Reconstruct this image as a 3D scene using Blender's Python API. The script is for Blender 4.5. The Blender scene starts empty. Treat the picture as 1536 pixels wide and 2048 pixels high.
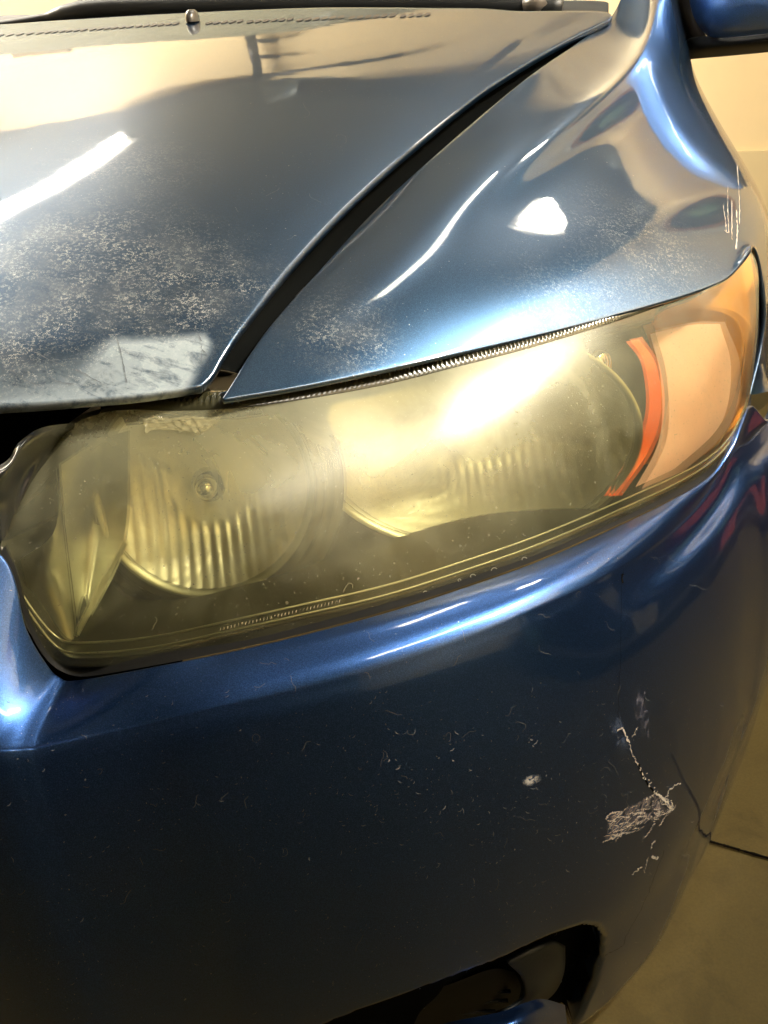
import bpy, bmesh, math, random
import numpy as np
from mathutils import Vector
from mathutils.bvhtree import BVHTree

random.seed(7)
sc = bpy.context.scene
C = sc.collection

# ------------------------------------------------------------------ camera
CAM = np.array([0.737, -0.31, 1.0])
YAW, PIT, ROL, F = math.radians(-13.3), math.radians(-30.3), math.radians(-4.0), 1726.0
Fw = np.array([math.sin(YAW)*math.cos(PIT), math.cos(YAW)*math.cos(PIT), math.sin(PIT)])
_r = np.cross(Fw, [0, 0, 1]); _r /= np.linalg.norm(_r); _u = np.cross(_r, Fw)
Rt = _r*math.cos(ROL) + _u*math.sin(ROL)
Up = np.cross(Rt, Fw)
cam = bpy.data.cameras.new('camera')
co = bpy.data.objects.new('camera', cam); C.objects.link(co)
from mathutils import Matrix
co.matrix_world = Matrix(((Rt[0], Up[0], -Fw[0], CAM[0]), (Rt[1], Up[1], -Fw[1], CAM[1]), (Rt[2], Up[2], -Fw[2], CAM[2]), (0, 0, 0, 1)))
cam.sensor_fit = 'VERTICAL'; cam.sensor_height = 24.0
cam.lens = 24.0*F/2048.0
cam.clip_start = 0.01; cam.clip_end = 60
sc.camera = co

# ------------------------------------------------------------------ world, exposure
w = bpy.data.worlds.new('World'); sc.world = w; w.use_nodes = True
w.node_tree.nodes['Background'].inputs[0].default_value = (0.5, 0.45, 0.36, 1)
w.node_tree.nodes['Background'].inputs[1].default_value = 0.02
sc.view_settings.view_transform = 'Standard'
sc.view_settings.look = 'None'
sc.view_settings.exposure = 0.3
sc.view_settings.gamma = 1.0
sc.render.engine = 'CYCLES'
sc.cycles.use_denoising = True
sc.cycles.max_bounces = 14
sc.cycles.transparent_max_bounces = 24
sc.cycles.transmission_bounces = 12
sc.cycles.sample_clamp_indirect = 6.0
sc.cycles.blur_glossy = 0.3

# ------------------------------------------------------------------ maths helpers
def ray(u, v):
    return Fw + Rt*((u-768)/F) - Up*((v-1024)/F)
def P(u, v, y):                      # the point of depth y (metres towards the car's rear) on a line of sight
    d = ray(u, v)
    return CAM + d*((y-CAM[1])/d[1])
def A(x, y, z): return np.array([x, y, z], float)

def cr(pts, n, tk=None):
    """Catmull-Rom (centripetal-ish, non-uniform by chord) resample to n points."""
    pts = np.asarray(pts, float); m = len(pts)
    if tk is None:
        tk = np.arange(m, dtype=float)
    e0 = 2*pts[0]-pts[1]; e1 = 2*pts[-1]-pts[-2]
    q = np.vstack([e0, pts, e1]); tq = np.concatenate([[2*tk[0]-tk[1]], tk, [2*tk[-1]-tk[-2]]])
    t = np.linspace(tk[0], tk[-1], n); out = np.empty((n,)+pts.shape[1:])
    for i, x in enumerate(t):
        k = min(max(np.searchsorted(tk, x, side='right')-1, 0), m-2)
        p0, p1, p2, p3 = q[k:k+4]; t0, t1, t2, t3 = tq[k:k+4]
        h = t2-t1; s = (x-t1)/h
        m1 = (p2-p0)/(t2-t0)*h; m2 = (p3-p1)/(t3-t1)*h
        out[i] = (2*s**3-3*s**2+1)*p1 + (s**3-2*s**2+s)*m1 + (-2*s**3+3*s**2)*p2 + (s**3-s**2)*m2
    return out
def surf(net, nr, nc, rk=None, ck=None):
    net = np.asarray(net, float)                        # rows x cols x 3
    a = cr(net.reshape(net.shape[0], -1), nr, rk).reshape(nr, net.shape[1], 3)
    b = np.stack([cr(a[i], nc, ck) for i in range(nr)])
    return b
def smooth2(G_, it=3, fix=True):
    g = G_.copy()
    for _ in range(it):
        h = g.copy()
        h[1:-1, :] = .5*g[1:-1] + .25*(g[:-2]+g[2:])
        g = h.copy(); h2 = g.copy()
        h2[:, 1:-1] = .5*g[:, 1:-1] + .25*(g[:, :-2]+g[:, 2:])
        g = h2
        if fix:
            g[0], g[-1], g[:, 0], g[:, -1] = G_[0], G_[-1], G_[:, 0], G_[:, -1]
    return g
def sstep(a, b, x):
    t = np.clip((x-a)/(b-a), 0, 1); return t*t*(3-2*t)

# ------------------------------------------------------------------ object helpers
def empty(name, label=None, cat=None, loc=(0, 0, 0), group=None):
    o = bpy.data.objects.new(name, None); C.objects.link(o); o.location = loc
    o.empty_display_size = .1
    if label: o['label'] = label
    if cat: o['category'] = cat
    if group: o['group'] = group
    return o
def mesh(name, verts, faces, mat, parent=None, smooth=True, label=None):
    me = bpy.data.meshes.new(name)
    me.from_pydata([tuple(map(float, v)) for v in verts], [], faces)
    me.validate()
    o = bpy.data.objects.new(name, me); C.objects.link(o)
    if mat: me.materials.append(mat)
    if smooth: me.polygons.foreach_set('use_smooth', [True]*len(me.polygons))
    if parent: o.parent = parent
    if label: o['label'] = label
    me.update()
    return o
def grid(name, G_, mat, parent, flip=False, thick=0, bev=0, smooth=True, label=None):
    nr, nc = G_.shape[:2]
    fs = []
    for i in range(nr-1):
        for j in range(nc-1):
            a, b, c, d = i*nc+j, i*nc+j+1, (i+1)*nc+j+1, (i+1)*nc+j
            fs.append((a, d, c, b) if flip else (a, b, c, d))
    o = mesh(name, G_.reshape(-1, 3), fs, mat, parent, smooth, label)
    if thick:
        s = o.modifiers.new('s', 'SOLIDIFY'); s.thickness = thick; s.offset = -1; s.use_even_offset = False
    if bev:
        b = o.modifiers.new('b', 'BEVEL'); b.width = bev; b.segments = 3; b.limit_method = 'ANGLE'; b.angle_limit = math.radians(50)
        b.harden_normals = False
    return o
def merge(parts):
    vs, fs = [], []
    for v, f in parts:
        k = len(vs); vs += [tuple(map(float, p)) for p in v]; fs += [tuple(i+k for i in q) for q in f]
    return vs, fs
def boxvf(c, s, R=None):
    c = np.array(c, float); s = np.array(s, float)/2
    v = np.array([[x, y, z] for x in (-1, 1) for y in (-1, 1) for z in (-1, 1)], float)*s
    if R is not None: v = v@np.asarray(R).T
    f = [(0, 1, 3, 2), (4, 6, 7, 5), (0, 4, 5, 1), (2, 3, 7, 6), (0, 2, 6, 4), (1, 5, 7, 3)]
    return v+c, f
def box(name, c, s, mat, parent=None, R=None, bev=0, label=None):
    v, f = boxvf(c, s, R); o = mesh(name, v, f, mat, parent, False, label)
    if bev:
        b = o.modifiers.new('b', 'BEVEL'); b.width = bev; b.segments = 2
    return o
def tubevf(pts, r, n=8, cap=True):
    pts = np.asarray(pts, float); m = len(pts)
    rr = np.full(m, r) if np.isscalar(r) else np.asarray(r)
    T = np.gradient(pts, axis=0); T /= np.linalg.norm(T, axis=1)[:, None]
    ref = np.array([0, 0, 1.0]) if abs(T[0][2]) < .9 else np.array([1.0, 0, 0])
    v, f = [], []
    nrm = np.cross(T[0], ref); nrm /= np.linalg.norm(nrm)
    for i in range(m):
        nrm = nrm - T[i]*np.dot(nrm, T[i]); nrm /= np.linalg.norm(nrm); b = np.cross(T[i], nrm)
        for k in range(n):
            a = 2*math.pi*k/n; v.append(pts[i]+rr[i]*(math.cos(a)*nrm+math.sin(a)*b))
    for i in range(m-1):
        for k in range(n):
            f.append((i*n+k, i*n+(k+1) % n, (i+1)*n+(k+1) % n, (i+1)*n+k))
    if cap:
        f.append(tuple(range(n-1, -1, -1))); f.append(tuple((m-1)*n+k for k in range(n)))
    return v, f
def tube(name, pts, r, mat, parent=None, n=10, label=None):
    v, f = tubevf(pts, r, n); return mesh(name, v, f, mat, parent, True, label)
def bvh(o):
    dg = bpy.context.evaluated_depsgraph_get(); bpy.context.view_layer.update()
    e = o.evaluated_get(dg); me = e.to_mesh()
    t = BVHTree.FromPolygons([v.co.copy() for v in me.vertices], [tuple(p.vertices) for p in me.polygons])
    e.to_mesh_clear(); return t
def hit(t, u, v):
    d = ray(u, v); d = d/np.linalg.norm(d)
    h, n, _, _ = t.ray_cast(Vector(CAM), Vector(d))
    if h is None: return None
    n = np.array(n); 
    if np.dot(n, d) > 0: n = -n
    return np.array(h), n
def ribbonvf(t, px, wd, lift=.0004):
    """flat strip laid on a surface along a line of points; wd in metres (number or list)"""
    L = []
    for (u, v) in px:
        h = hit(t, u, v)
        if h is not None: L.append(h)
    if len(L) < 2: return [], []
    p = np.array([a+b*lift for a, b in L]); n = np.array([b for a, b in L])
    T = np.gradient(p, axis=0)
    s = np.cross(n, T); s /= (np.linalg.norm(s, axis=1)[:, None]+1e-9)
    wdv = np.full(len(p), wd) if np.isscalar(wd) else np.interp(np.linspace(0, 1, len(p)), np.linspace(0, 1, len(wd)), wd)
    v = []; f = []
    for i in range(len(p)):
        v += [p[i]-s[i]*wdv[i]/2, p[i]+s[i]*wdv[i]/2]
    for i in range(len(p)-1): f.append((2*i, 2*i+2, 2*i+3, 2*i+1))
    return v, f

# ------------------------------------------------------------------ material helpers
class NT:
    def __init__(s, name):
        s.m = bpy.data.materials.new(name); s.m.use_nodes = True; s.t = s.m.node_tree; s.n = s.t.nodes
        s.b = s.n['Principled BSDF']; s.out = s.n['Material Output']
    def add(s, typ, **k):
        x = s.n.new(typ)
        for a, b in k.items(): setattr(x, a, b)
        return x
    def link(s, a, b): s.t.links.new(a, b)
    def val(s, x, sock):
        if hasattr(x, 'is_output'): s.link(x, sock)
        else: sock.default_value = x
    def math(s, op, a, b=None, clamp=False):
        x = s.add('ShaderNodeMath', operation=op); x.use_clamp = clamp
        s.val(a, x.inputs[0])
        if b is not None: s.val(b, x.inputs[1])
        return x.outputs[0]
    def coord(s):
        if not hasattr(s, '_c'): s._c = s.add('ShaderNodeTexCoord').outputs['Object']
        return s._c
    def noise(s, scale, detail=2, rough=.5, dist=0, vec=None, out='Fac'):
        x = s.add('ShaderNodeTexNoise'); x.inputs['Scale'].default_value = scale; x.inputs['Detail'].default_value = detail
        x.inputs['Roughness'].default_value = rough; x.inputs['Distortion'].default_value = dist
        s.link(vec or s.coord(), x.inputs['Vector']); return x.outputs[out]
    def mr(s, x, a, b, c=0., d=1., smooth=True):
        m = s.add('ShaderNodeMapRange'); m.interpolation_type = 'SMOOTHSTEP' if smooth else 'LINEAR'
        s.val(x, m.inputs[0])
        for i, q in enumerate((a, b, c, d)): s.val(q, m.inputs[i+1])
        return m.outputs[0]
    def mixc(s, f, a, b, blend='MIX'):
        m = s.add('ShaderNodeMix', data_type='RGBA', blend_type=blend)
        s.val(f, m.inputs[0]); s.val(a, m.inputs[6]); s.val(b, m.inputs[7]); return m.outputs[2]
    def spot(s, c, rad, soft=1.0):
        """1 at c falling to 0 at distance rad (metres): where a patch of wear sits on the thing"""
        d = s.add('ShaderNodeVectorMath', operation='DISTANCE'); s.link(s.coord(), d.inputs[0]); d.inputs[1].default_value = tuple(c)
        return s.mr(d.outputs['Value'], rad*(1-soft), rad, 1., 0.)
    def bump(s, h, strength=.2, dist=.001, sock='Normal'):
        b = s.add('ShaderNodeBump'); b.inputs['Strength'].default_value = strength; b.inputs['Distance'].default_value = dist
        s.link(h, b.inputs['Height']); s.link(b.outputs[0], s.b.inputs[sock]); return b.outputs[0]
def c4(c): return (c[0], c[1], c[2], 1)
def simple(name, col, rough=.5, metal=0, coat=0, nscale=None, namt=.2, bumps=None, spec=.5, emis=None, es=0):
    N = NT(name); b = N.b
    b.inputs['Base Color'].default_value = c4(col); b.inputs['Roughness'].default_value = rough
    b.inputs['Metallic'].default_value = metal; b.inputs['Coat Weight'].default_value = coat
    b.inputs['Specular IOR Level'].default_value = spec
    if nscale:
        n = N.noise(nscale, 4)
        N.link(N.mixc(n, c4([x*(1-namt) for x in col]), c4([x*(1+namt) for x in col])), b.inputs['Base Color'])
    if bumps: N.bump(N.noise(bumps[0], 3), bumps[1], bumps[2])
    if emis:
        b.inputs['Emission Color'].default_value = c4(emis); b.inputs['Emission Strength'].default_value = es
    return N.m

def paint(name, met=.88, cr0=.025, patches=(), wear=False, dust=.0, haze=0.0, base=(.026, .062, .120), br=0.0, cior=1.8):
    """metallic blue under clear coat; patches = (centre, radius, amount) of etched clear coat"""
    N = NT(name); b = N.b
    fl = N.noise(1400, 1, .5)
    big = N.noise(9, 2, .5)
    col = N.mixc(N.mr(fl, .35, .75), c4([x*.78 for x in base]), c4([x*1.35 for x in base]))
    rough = N.mr(fl, .3, .7, .32+br, .42+br)
    b.inputs['Metallic'].default_value = met
    b.inputs['Coat Weight'].default_value = 1.0
    b.inputs['Coat IOR'].default_value = cior
    # etched worm-like marks
    worm = N.noise(560, 2, .6, .8)
    lines = N.math('ABSOLUTE', N.math('SUBTRACT', worm, .5))
    lines = N.mr(lines, .012, .035, 1., 0.)
    brk = N.mr(N.noise(300, 2, .6), .46, .56)
    cl = N.noise(38, 3, .6)
    m = None
    for (c, r, a) in patches:
        s_ = N.math('MULTIPLY', N.spot(c, r), a)
        m = s_ if m is None else N.math('ADD', m, s_, True)
    coatr = cr0
    if m is not None:
        dens = N.math('MULTIPLY', m, N.mr(cl, .3, .7, .15, 1.))
        wm = N.math('MULTIPLY', N.math('MULTIPLY', lines, brk), dens, True)
        wm = N.math('MULTIPLY', wm, 1.25, True)
        col = N.mixc(wm, col, (.50, .52, .50, 1))
        rough = N.math('MAXIMUM', rough, N.math('MULTIPLY', wm, .8))
        met = N.math('SUBTRACT', .88, N.math('MULTIPLY', wm, .8)); N.link(met, b.inputs['Metallic'])
        cw = N.math('SUBTRACT', 1.0, N.math('MULTIPLY', wm, .9)); N.link(cw, b.inputs['Coat Weight'])
        coatr = N.math('ADD', cr0, N.math('MULTIPLY', dens, .07+haze))
        chalk = N.math('MULTIPLY', N.math('MULTIPLY', m, N.mr(N.noise(22, 4, .65, .4), .35, .7)), .15)
        col = N.mixc(chalk, col, (.46, .47, .47, 1))
    if wear:
        at = N.add('ShaderNodeAttribute'); at.attribute_name = 'wear'
        mp = N.add('ShaderNodeMapping'); mp.inputs['Scale'].default_value = (1.0, 3.0, 1.0); mp.inputs['Rotation'].default_value = (0, 0, .5); N.link(N.coord(), mp.inputs['Vector'])
        stn = N.noise(28, 5, .7, 1.2, mp.outputs[0]); stn2 = N.noise(120, 4, .7, .6)
        wv = N.math('MULTIPLY', N.math('MULTIPLY', at.outputs['Fac'], .8), N.mr(N.math('ADD', N.math('MULTIPLY', stn, .7), N.math('MULTIPLY', stn2, .3)), .34, .52, .35, 1.), True)
        pc = N.mixc(stn2, (.30, .37, .41, 1), (.55, .61, .63, 1))
        col = N.mixc(N.math('MULTIPLY', wv, .9), col, pc)
        rough = N.math('ADD', N.math('MULTIPLY', wv, .25), rough)
        m0 = b.inputs['Metallic'].links[0].from_socket
        N.link(N.math('MULTIPLY', m0, N.math('SUBTRACT', 1., wv)), b.inputs['Metallic'])
        c0 = b.inputs['Coat Weight'].links[0].from_socket
        N.link(N.math('MULTIPLY', c0, N.math('SUBTRACT', 1., N.math('MULTIPLY', wv, .75))), b.inputs['Coat Weight'])
        coatr = N.math('ADD', coatr, N.math('MULTIPLY', wv, .3))
    # dust specks and fine wear
    dn = N.mr(N.noise(520, 1, .5), .755-dust, .80-dust)
    dk = N.math('MULTIPLY', dn, N.mr(N.noise(14, 3), .4, .65))
    col = N.mixc(N.math('MULTIPLY', dk, .7), col, (.5, .5, .47, 1))
    N.link(col, b.inputs['Base Color']); N.val(rough, b.inputs['Roughness']); N.val(coatr, b.inputs['Coat Roughness'])
    bp = N.add('ShaderNodeBump'); bp.inputs['Strength'].default_value = .12; bp.inputs['Distance'].default_value = .0003
    N.link(fl, bp.inputs['Height']); N.link(bp.outputs[0], b.inputs['Normal'])
    bc = N.add('ShaderNodeBump'); bc.inputs['Strength'].default_value = .022; bc.inputs['Distance'].default_value = .002
    N.link(N.noise(60, 2), bc.inputs['Height']); N.link(bc.outputs[0], b.inputs['Coat Normal'])
    return N.m

M = {}
M['black'] = simple('black_plastic', (.012, .013, .013), .45, bumps=(500, .2, .0004))
M['gloss_black'] = simple('gloss_black_plastic', (.01, .011, .012), .25, bumps=(300, .15, .0004))
M['rubber'] = simple('rubber', (.018, .017, .016), .6, nscale=60)
M['dark'] = simple('shade_black', (.0025, .003, .0028), .9, spec=.05)  # near-black that carries the shade of gaps and recesses
M['white'] = simple('white_plastic', (.7, .7, .66), .5)

# ------------------------------------------------------------------ garage
ZF = -0.17
def wallmat(name, col, sc_=4, amt=.06):
    N = NT(name); b = N.b
    n = N.noise(sc_, 5, .6); n2 = N.noise(60, 3)
    c = N.mixc(n, c4([x*(1-amt) for x in col]), c4([x*(1+amt) for x in col]))
    N.link(c, b.inputs['Base Color']); b.inputs['Roughness'].default_value = .75
    N.bump(n2, .15, .002); return N.m
def plane(name, corners, mat, **k):
    o = mesh(name, corners, [(0, 1, 2, 3)], mat, None, False); o['kind'] = 'structure'; return o
def slab(name, lo, hi, mat):
    lo, hi = np.array(lo, float), np.array(hi, float)
    o = box(name, (lo+hi)/2, hi-lo, mat); o['kind'] = 'structure'; return o
M['wall'] = wallmat('painted_wall', (.84, .68, .41))
M['ceil'] = wallmat('ceiling_board', (.11, .13, .14))
M['front'] = wallmat('dark_paint', (.02, .02, .019))
M['door'] = wallmat('dark_door', (.045, .04, .03))
# concrete floor
N = NT('concrete'); b = N.b
n = N.noise(3, 6, .65); f_ = N.noise(260, 3, .7); st = N.noise(11, 5, .6, .6)
c = N.mixc(n, (.038, .028, .008, 1), (.068, .050, .016, 1))
c = N.mixc(N.mr(st, .45, .7, 0, .5), c, (.022, .016, .006, 1))
c = N.mixc(N.mr(f_, .3, .7, 0, .35), c, (.028, .021, .008, 1))
N.link(c, b.inputs['Base Color']); b.inputs['Roughness'].default_value = .8; b.inputs['Specular IOR Level'].default_value = .12; N.bump(f_, .3, .001)
M['floor'] = N.m
RX0, RX1, RY0, RY1, RZ = -3.6, 2.7, -2.6, 5.0, 3.45
slab('floor', (RX0-.2, RY0-.2, ZF-.2), (RX1+.2, RY1+.2, ZF), M['floor'])
slab('back_wall', (RX0, RY1, ZF), (RX1, RY1+.2, RZ), M['wall'])
slab('right_wall', (RX1, RY0, ZF), (RX1+.2, RY1+.2, RZ), M['wall'])
slab('left_wall', (RX0-.2, RY0, ZF), (RX0, RY1+.2, RZ), M['wall'])
slab('ceiling', (RX0-.2, RY0-.2, RZ), (RX1+.2, RY1+.2, RZ+.2), M['ceil'])
slab('front_wall', (RX0, RY0-.2, ZF), (RX1, RY0, RZ), M['door'])
wb = empty('dark_block', 'long dark cabinet against the wall in front of the car', 'cabinet', (0, RY0+.35, ZF)); bpy.context.view_layer.update()  # unseen block added so the bumper mirrors something dark
for nm, c_, s_ in (('carcass', (0, RY0+.35, ZF+.62), (4.6, .6, 1.24)), ('worktop', (0, RY0+.36, ZF+1.26), (4.7, .66, .04))):
    o = box(nm, c_, s_, M['front'], wb, None, .004); o.matrix_parent_inverse = wb.matrix_world.inverted()

# ------------------------------------------------------------------ the car
car = empty('parked_car', 'dark metallic blue car with a yellowed headlight and a scraped bumper corner', 'car', (0.5, 0.6, ZF))
bpy.context.view_layer.update()
def part(o):                                  # parent and keep the place
    o.parent = car; o.matrix_parent_inverse = car.matrix_world.inverted(); return o


def hood_z(x, y):
    return (0.7667 + .3532*y - .187*y*y + .0554*y**3 + .0009*x - .3091*x*x - .009*x*y + .234*x*x*y)
def onhood(u, v, dz=0.0):
    d = ray(u, v); t = .3
    f = lambda t: (CAM+d*t)[2]-dz-hood_z(*(CAM+d*t)[:2])
    while f(t) > 0 and t < 3: t += .01
    a, b_ = t-.01, t
    for _ in range(30):
        m_ = (a+b_)/2
        if f(m_) > 0: a = m_
        else: b_ = m_
    return CAM+d*a
def resample(p, n):
    p = np.asarray(p, float); s = np.concatenate([[0], np.cumsum(np.linalg.norm(np.diff(p, axis=0), axis=1))])
    return np.stack([np.interp(np.linspace(0, s[-1], n), s, p[:, k]) for k in range(p.shape[1])], 1)

# side edge, nose edge and rear edge of the hood
side_px = [(396,750),(418,733),(430,716),(447,695),(500,627),(547,568),(595,512),(680,422),(768,340),(850,271),(909,223),(967,179),(1026,141),(1084,106),(1143,74),(1187,53),(1214,39),(1221,31)]
side = resample(cr([onhood(*p) for p in side_px], 200), 150)
nose = [onhood(*p) for p in [(396,750),(330,760),(250,770),(100,782),(0,788),(-100,790)]]+[A(.15,.142,hood_z(.15,.142)), A(-.1,.13,hood_z(-.1,.13)), A(-.42,.14,hood_z(-.42,.14))]
nose = resample(cr(nose, 200), 150)
nose[:, 2] = hood_z(nose[:, 0], nose[:, 1]) if False else nose[:, 2]
rear = [onhood(*p) for p in [(1221,31),(1216,25),(1172,22),(1090,22),(1032,22),(960,17),(850,16),(700,15),(600,16),(400,24),(234,33),(100,42),(0,49)]]+[A(-.3,1.19,hood_z(-.3,1.19)), A(-.42,1.185,hood_z(-.42,1.185))]
rear = resample(cr(rear, 300), 150)
nr, nc = 190, 230
side = resample(side, 190); nose = resample(nose, 230); rear = resample(rear, 230)
_w = np.linspace(0, 1, 190)**1.5
side = np.stack([np.interp(_w, np.linspace(0, 1, 190), side[:, k]) for k in range(3)], 1)
l_ = np.stack([np.interp(_w, [0, 1], [nose[-1][k], rear[-1][k]]) for k in range(3)], 1)
def coons(bt, tp, lf, rg):         # bottom/top run along columns, left/right along rows
    n, m = len(lf), len(bt); u = np.linspace(0, 1, m)[None, :, None]; v = _w[:, None, None]
    return ((1-v)*bt[None]+v*tp[None]+(1-u)*lf[:, None]+u*rg[:, None]
            - ((1-u)*(1-v)*bt[0]+u*(1-v)*bt[-1]+(1-u)*v*tp[0]+u*v*tp[-1]))
Gh = coons(nose, rear, side, l_)
X, Y = Gh[..., 0], Gh[..., 1]
Z = hood_z(X, Y)
dn = _w[:, None]*np.ones_like(X)
Z = Z + .0035*np.sin(dn*8+X*2.5)*sstep(.08, .3, dn)*(1-sstep(.5, .9, dn))*sstep(0, .25, np.linspace(0, 1, nc)[None, :])
Z = Z - .007*(1-sstep(0, .085, dn))**2
Gh = np.stack([X, Y, Z], -1)
# rolled rims along nose, side and rear
def rim(G_, sides, steps):
    """append rolled-over rows outside the named edges"""
    g = G_
    for sd in sides:
        du = np.gradient(g, axis=0); dv = np.gradient(g, axis=1)
        NN = np.cross(du, dv); NN /= np.linalg.norm(NN, axis=2)[..., None]+1e-12
        if (NN@np.array([.3, -.4, .8])).mean() < 0: NN = -NN
        k = 2
        a, b_, nn = {'r0': (g[0], g[k], NN[k]), 'r1': (g[-1], g[-1-k], NN[-1-k]), 'c0': (g[:, 0], g[:, k], NN[:, k]), 'c1': (g[:, -1], g[:, -1-k], NN[:, -1-k])}[sd]
        T = np.gradient(a, axis=0); nn = nn.copy()
        for _ in range(5):
            T[1:-1] = .25*T[:-2]+.5*T[1:-1]+.25*T[2:]; nn[1:-1] = .25*nn[:-2]+.5*nn[1:-1]+.25*nn[2:]
        T /= np.linalg.norm(T, axis=1)[:, None]+1e-9; nn /= np.linalg.norm(nn, axis=1)[:, None]
        o = np.cross(nn, T); o *= 1 if ((o*(a-b_)).sum(1) > 0).mean() > .5 else -1
        o /= np.linalg.norm(o, axis=1)[:, None]+1e-9
        new = [a + o*p + nn*q for p, q in steps]
        if sd == 'r0': g = np.concatenate([np.array(new[::-1]), g], 0)
        if sd == 'r1': g = np.concatenate([g, np.array(new)], 0)
        if sd == 'c0': g = np.concatenate([np.stack(new[::-1], 1), g], 1)
        if sd == 'c1': g = np.concatenate([g, np.stack(new, 1)], 1)
    return g
RS = [(.0007, -.0001), (.0015, -.0006), (.0021, -.0015), (.0024, -.0028), (.0024, -.007), (.0010, -.0082), (-.010, -.0085)]
Ghr = rim(Gh, ['r0', 'c0', 'r1'], RS)
def project(G_):
    d = G_-CAM; z = d@Fw
    return 768+F*(d@Rt)/z, 1024-F*(d@Up)/z
def set_attr(o, name, vals):
    at = o.data.attributes.new(name, 'FLOAT', 'POINT'); at.data.foreach_set('value', np.asarray(vals, np.float32).ravel())
hoodm = paint('hood_paint', wear=True, patches=[(onhood(180, 560), .17, 1.1), (onhood(60, 600), .16, 1.1), (onhood(330, 600), .10, .7), (onhood(240, 330), .12, .35), (onhood(430, 560), .1, .35)], dust=.006)
hood = part(grid('hood', Ghr, hoodm, car, flip=True))
# bare, peeled strip along the nose of the hood
hu, hv = project(Ghr)
top_ = np.interp(hu, [-400, 0, 150, 225, 330, 410, 440], [690, 712, 700, 668, 668, 660, 700])
soft = np.interp(hu, [-100, 150, 230], [110, 80, 20])
wr = np.clip((hv-top_)/soft, 0, 1)*(1-sstep(405, 432, hu+(hv-700)*.55))*np.interp(hu, [-300, 0, 200, 300], [.5, .6, .8, 1.])
wr = wr*(Ghr[..., 1] < .36)
set_attr(hood, 'wear', wr)

# ---- fender
Fm = [
 [P(450,795,.228), P(640,763,.27), P(900,708,.345), P(1200,636,.455), P(1440,561,.575), P(1506,492,.655), P(1531,600,.66), P(1526,690,.645), P(1502,790,.60)],
 [P(540,657,.31), P(715,640,.335), P(960,580,.41), P(1240,510,.52), P(1468,440,.68), A(.952,.725,.757), A(.966,.725,.70), A(.969,.71,.65), A(.968,.66,.60)],
 [P(667,512,.43), P(800,545,.395), P(1010,470,.50), P(1260,400,.64), P(1471,345,.82), A(.968,.84,.775), A(.990,.86,.70), A(.994,.86,.62), A(.988,.84,.50)],
 [P(768,405,.54), P(890,455,.485), P(1065,385,.59), P(1280,300,.76), P(1450,278,.97), P(1478,310,1.0), A(.990,1.0,.71), A(.994,1.02,.62), A(.99,1.02,.50)],
 [P(918,270,.69), P(1000,345,.575), P(1130,290,.69), P(1300,235,.87), P(1425,225,1.07), P(1440,250,1.12), A(.972,1.14,.72), A(.975,1.15,.62), A(.97,1.15,.50)],
 [P(1060,153,.86), P(1150,222,.75), P(1230,190,.86), P(1325,160,1.02), P(1397,172,1.19), P(1410,195,1.24), A(.955,1.26,.73), A(.966,1.27,.62), A(.965,1.27,.50)],
 [P(1160,83,1.03), P(1260,132,.955), P(1300,112,1.04), P(1345,105,1.14), P(1378,125,1.29), P(1386,145,1.33), A(.945,1.36,.74), A(.96,1.37,.62), A(.96,1.37,.50)],
 [P(1226,30,1.15), P(1300,60,1.10), P(1322,42,1.17), P(1346,30,1.26), P(1368,60,1.38), P(1374,85,1.42), A(.935,1.46,.75), A(.955,1.47,.62), A(.955,1.47,.50)],
 [P(1275,-80,1.3), P(1310,-50,1.30), P(1326,-60,1.35), P(1345,-70,1.45), P(1360,-40,1.6), P(1365,-20,1.65), A(.935,1.7,.78), A(.95,1.7,.62), A(.95,1.7,.50)]]
Gf = surf(Fm, 120, 170)
Gf = smooth2(Gf, 160)
_unused = [(448,795),(470,757),(500,712),(540,657),(578,609),(620,562),(667,512),(715,458),(768,405),(818,352),(868,308),(918,265),(968,222),(1018,185),(1060,150),(1118,110),(1160,80),(1193,60),(1220,42),(1232,20),(1275,-80)]
RS2 = [(.0006, -.0001), (.0013, -.0005), (.0018, -.0013), (.002, -.0025), (.0018, -.0045), (-.006, -.0055)]
fendm = paint('fender_paint', patches=[(P(700, 640, .31), .055, 1.), (P(650, 600, .33), .08, .5), (P(1280, 470, .58), .12, .55), (P(1130, 560, .46), .10, .3)], dust=.004)
fender = part(grid('fender', rim(Gf, ['r0', 'c0'], RS2), fendm, car, flip=False))

# ---- bumper
def Bx(u, v, y): return P(u, v, y)
edge = [P(-420,1000,.09), P(-150,1050,.108), P(3,1118,.118), P(50,1258,.099), P(92,1330,.095), P(118,1356,.095), P(152,1362,.096), P(300,1338,.096), P(450,1308,.116), P(600,1273,.141),
        P(768,1228,.175), P(918,1180,.215), P(1068,1127,.265), P(1218,1062,.335), P(1343,1002,.405), P(1418,957,.462), P(1465,903,.505), P(1487,848,.54), P(1505,815,.578), P(1540,845,.62), A(.985,.71,.585)]
crease = [P(-600,1480,.0), P(-330,1505,.008), P(-160,1512,.014), P(-60,1514,.020), P(0,1510,.026), P(50,1507,.033), P(100,1500,.040), P(260,1465,.06), P(400,1432,.075), P(580,1395,.1),
          P(760,1350,.130), P(918,1294,.165), P(1068,1232,.210), P(1200,1170,.270), P(1300,1110,.340), P(1380,1040,.420), P(1425,985,.475), P(1450,945,.51), P(1475,905,.545), P(1505,885,.59), A(.988,.71,.555)]
edge = np.array(edge); crease = np.array(crease)
pl = crease[:, :2]; T = np.gradient(pl, axis=0); T /= np.linalg.norm(T, axis=1)[:, None]
nrm = np.stack([T[:, 1], -T[:, 0], np.zeros(len(pl))], 1)
nrm[:, :2] = np.stack([np.convolve(np.pad(nrm[:, k], 2, 'edge'), np.ones(5)/5, 'valid') for k in (0, 1)], 1)
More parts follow.
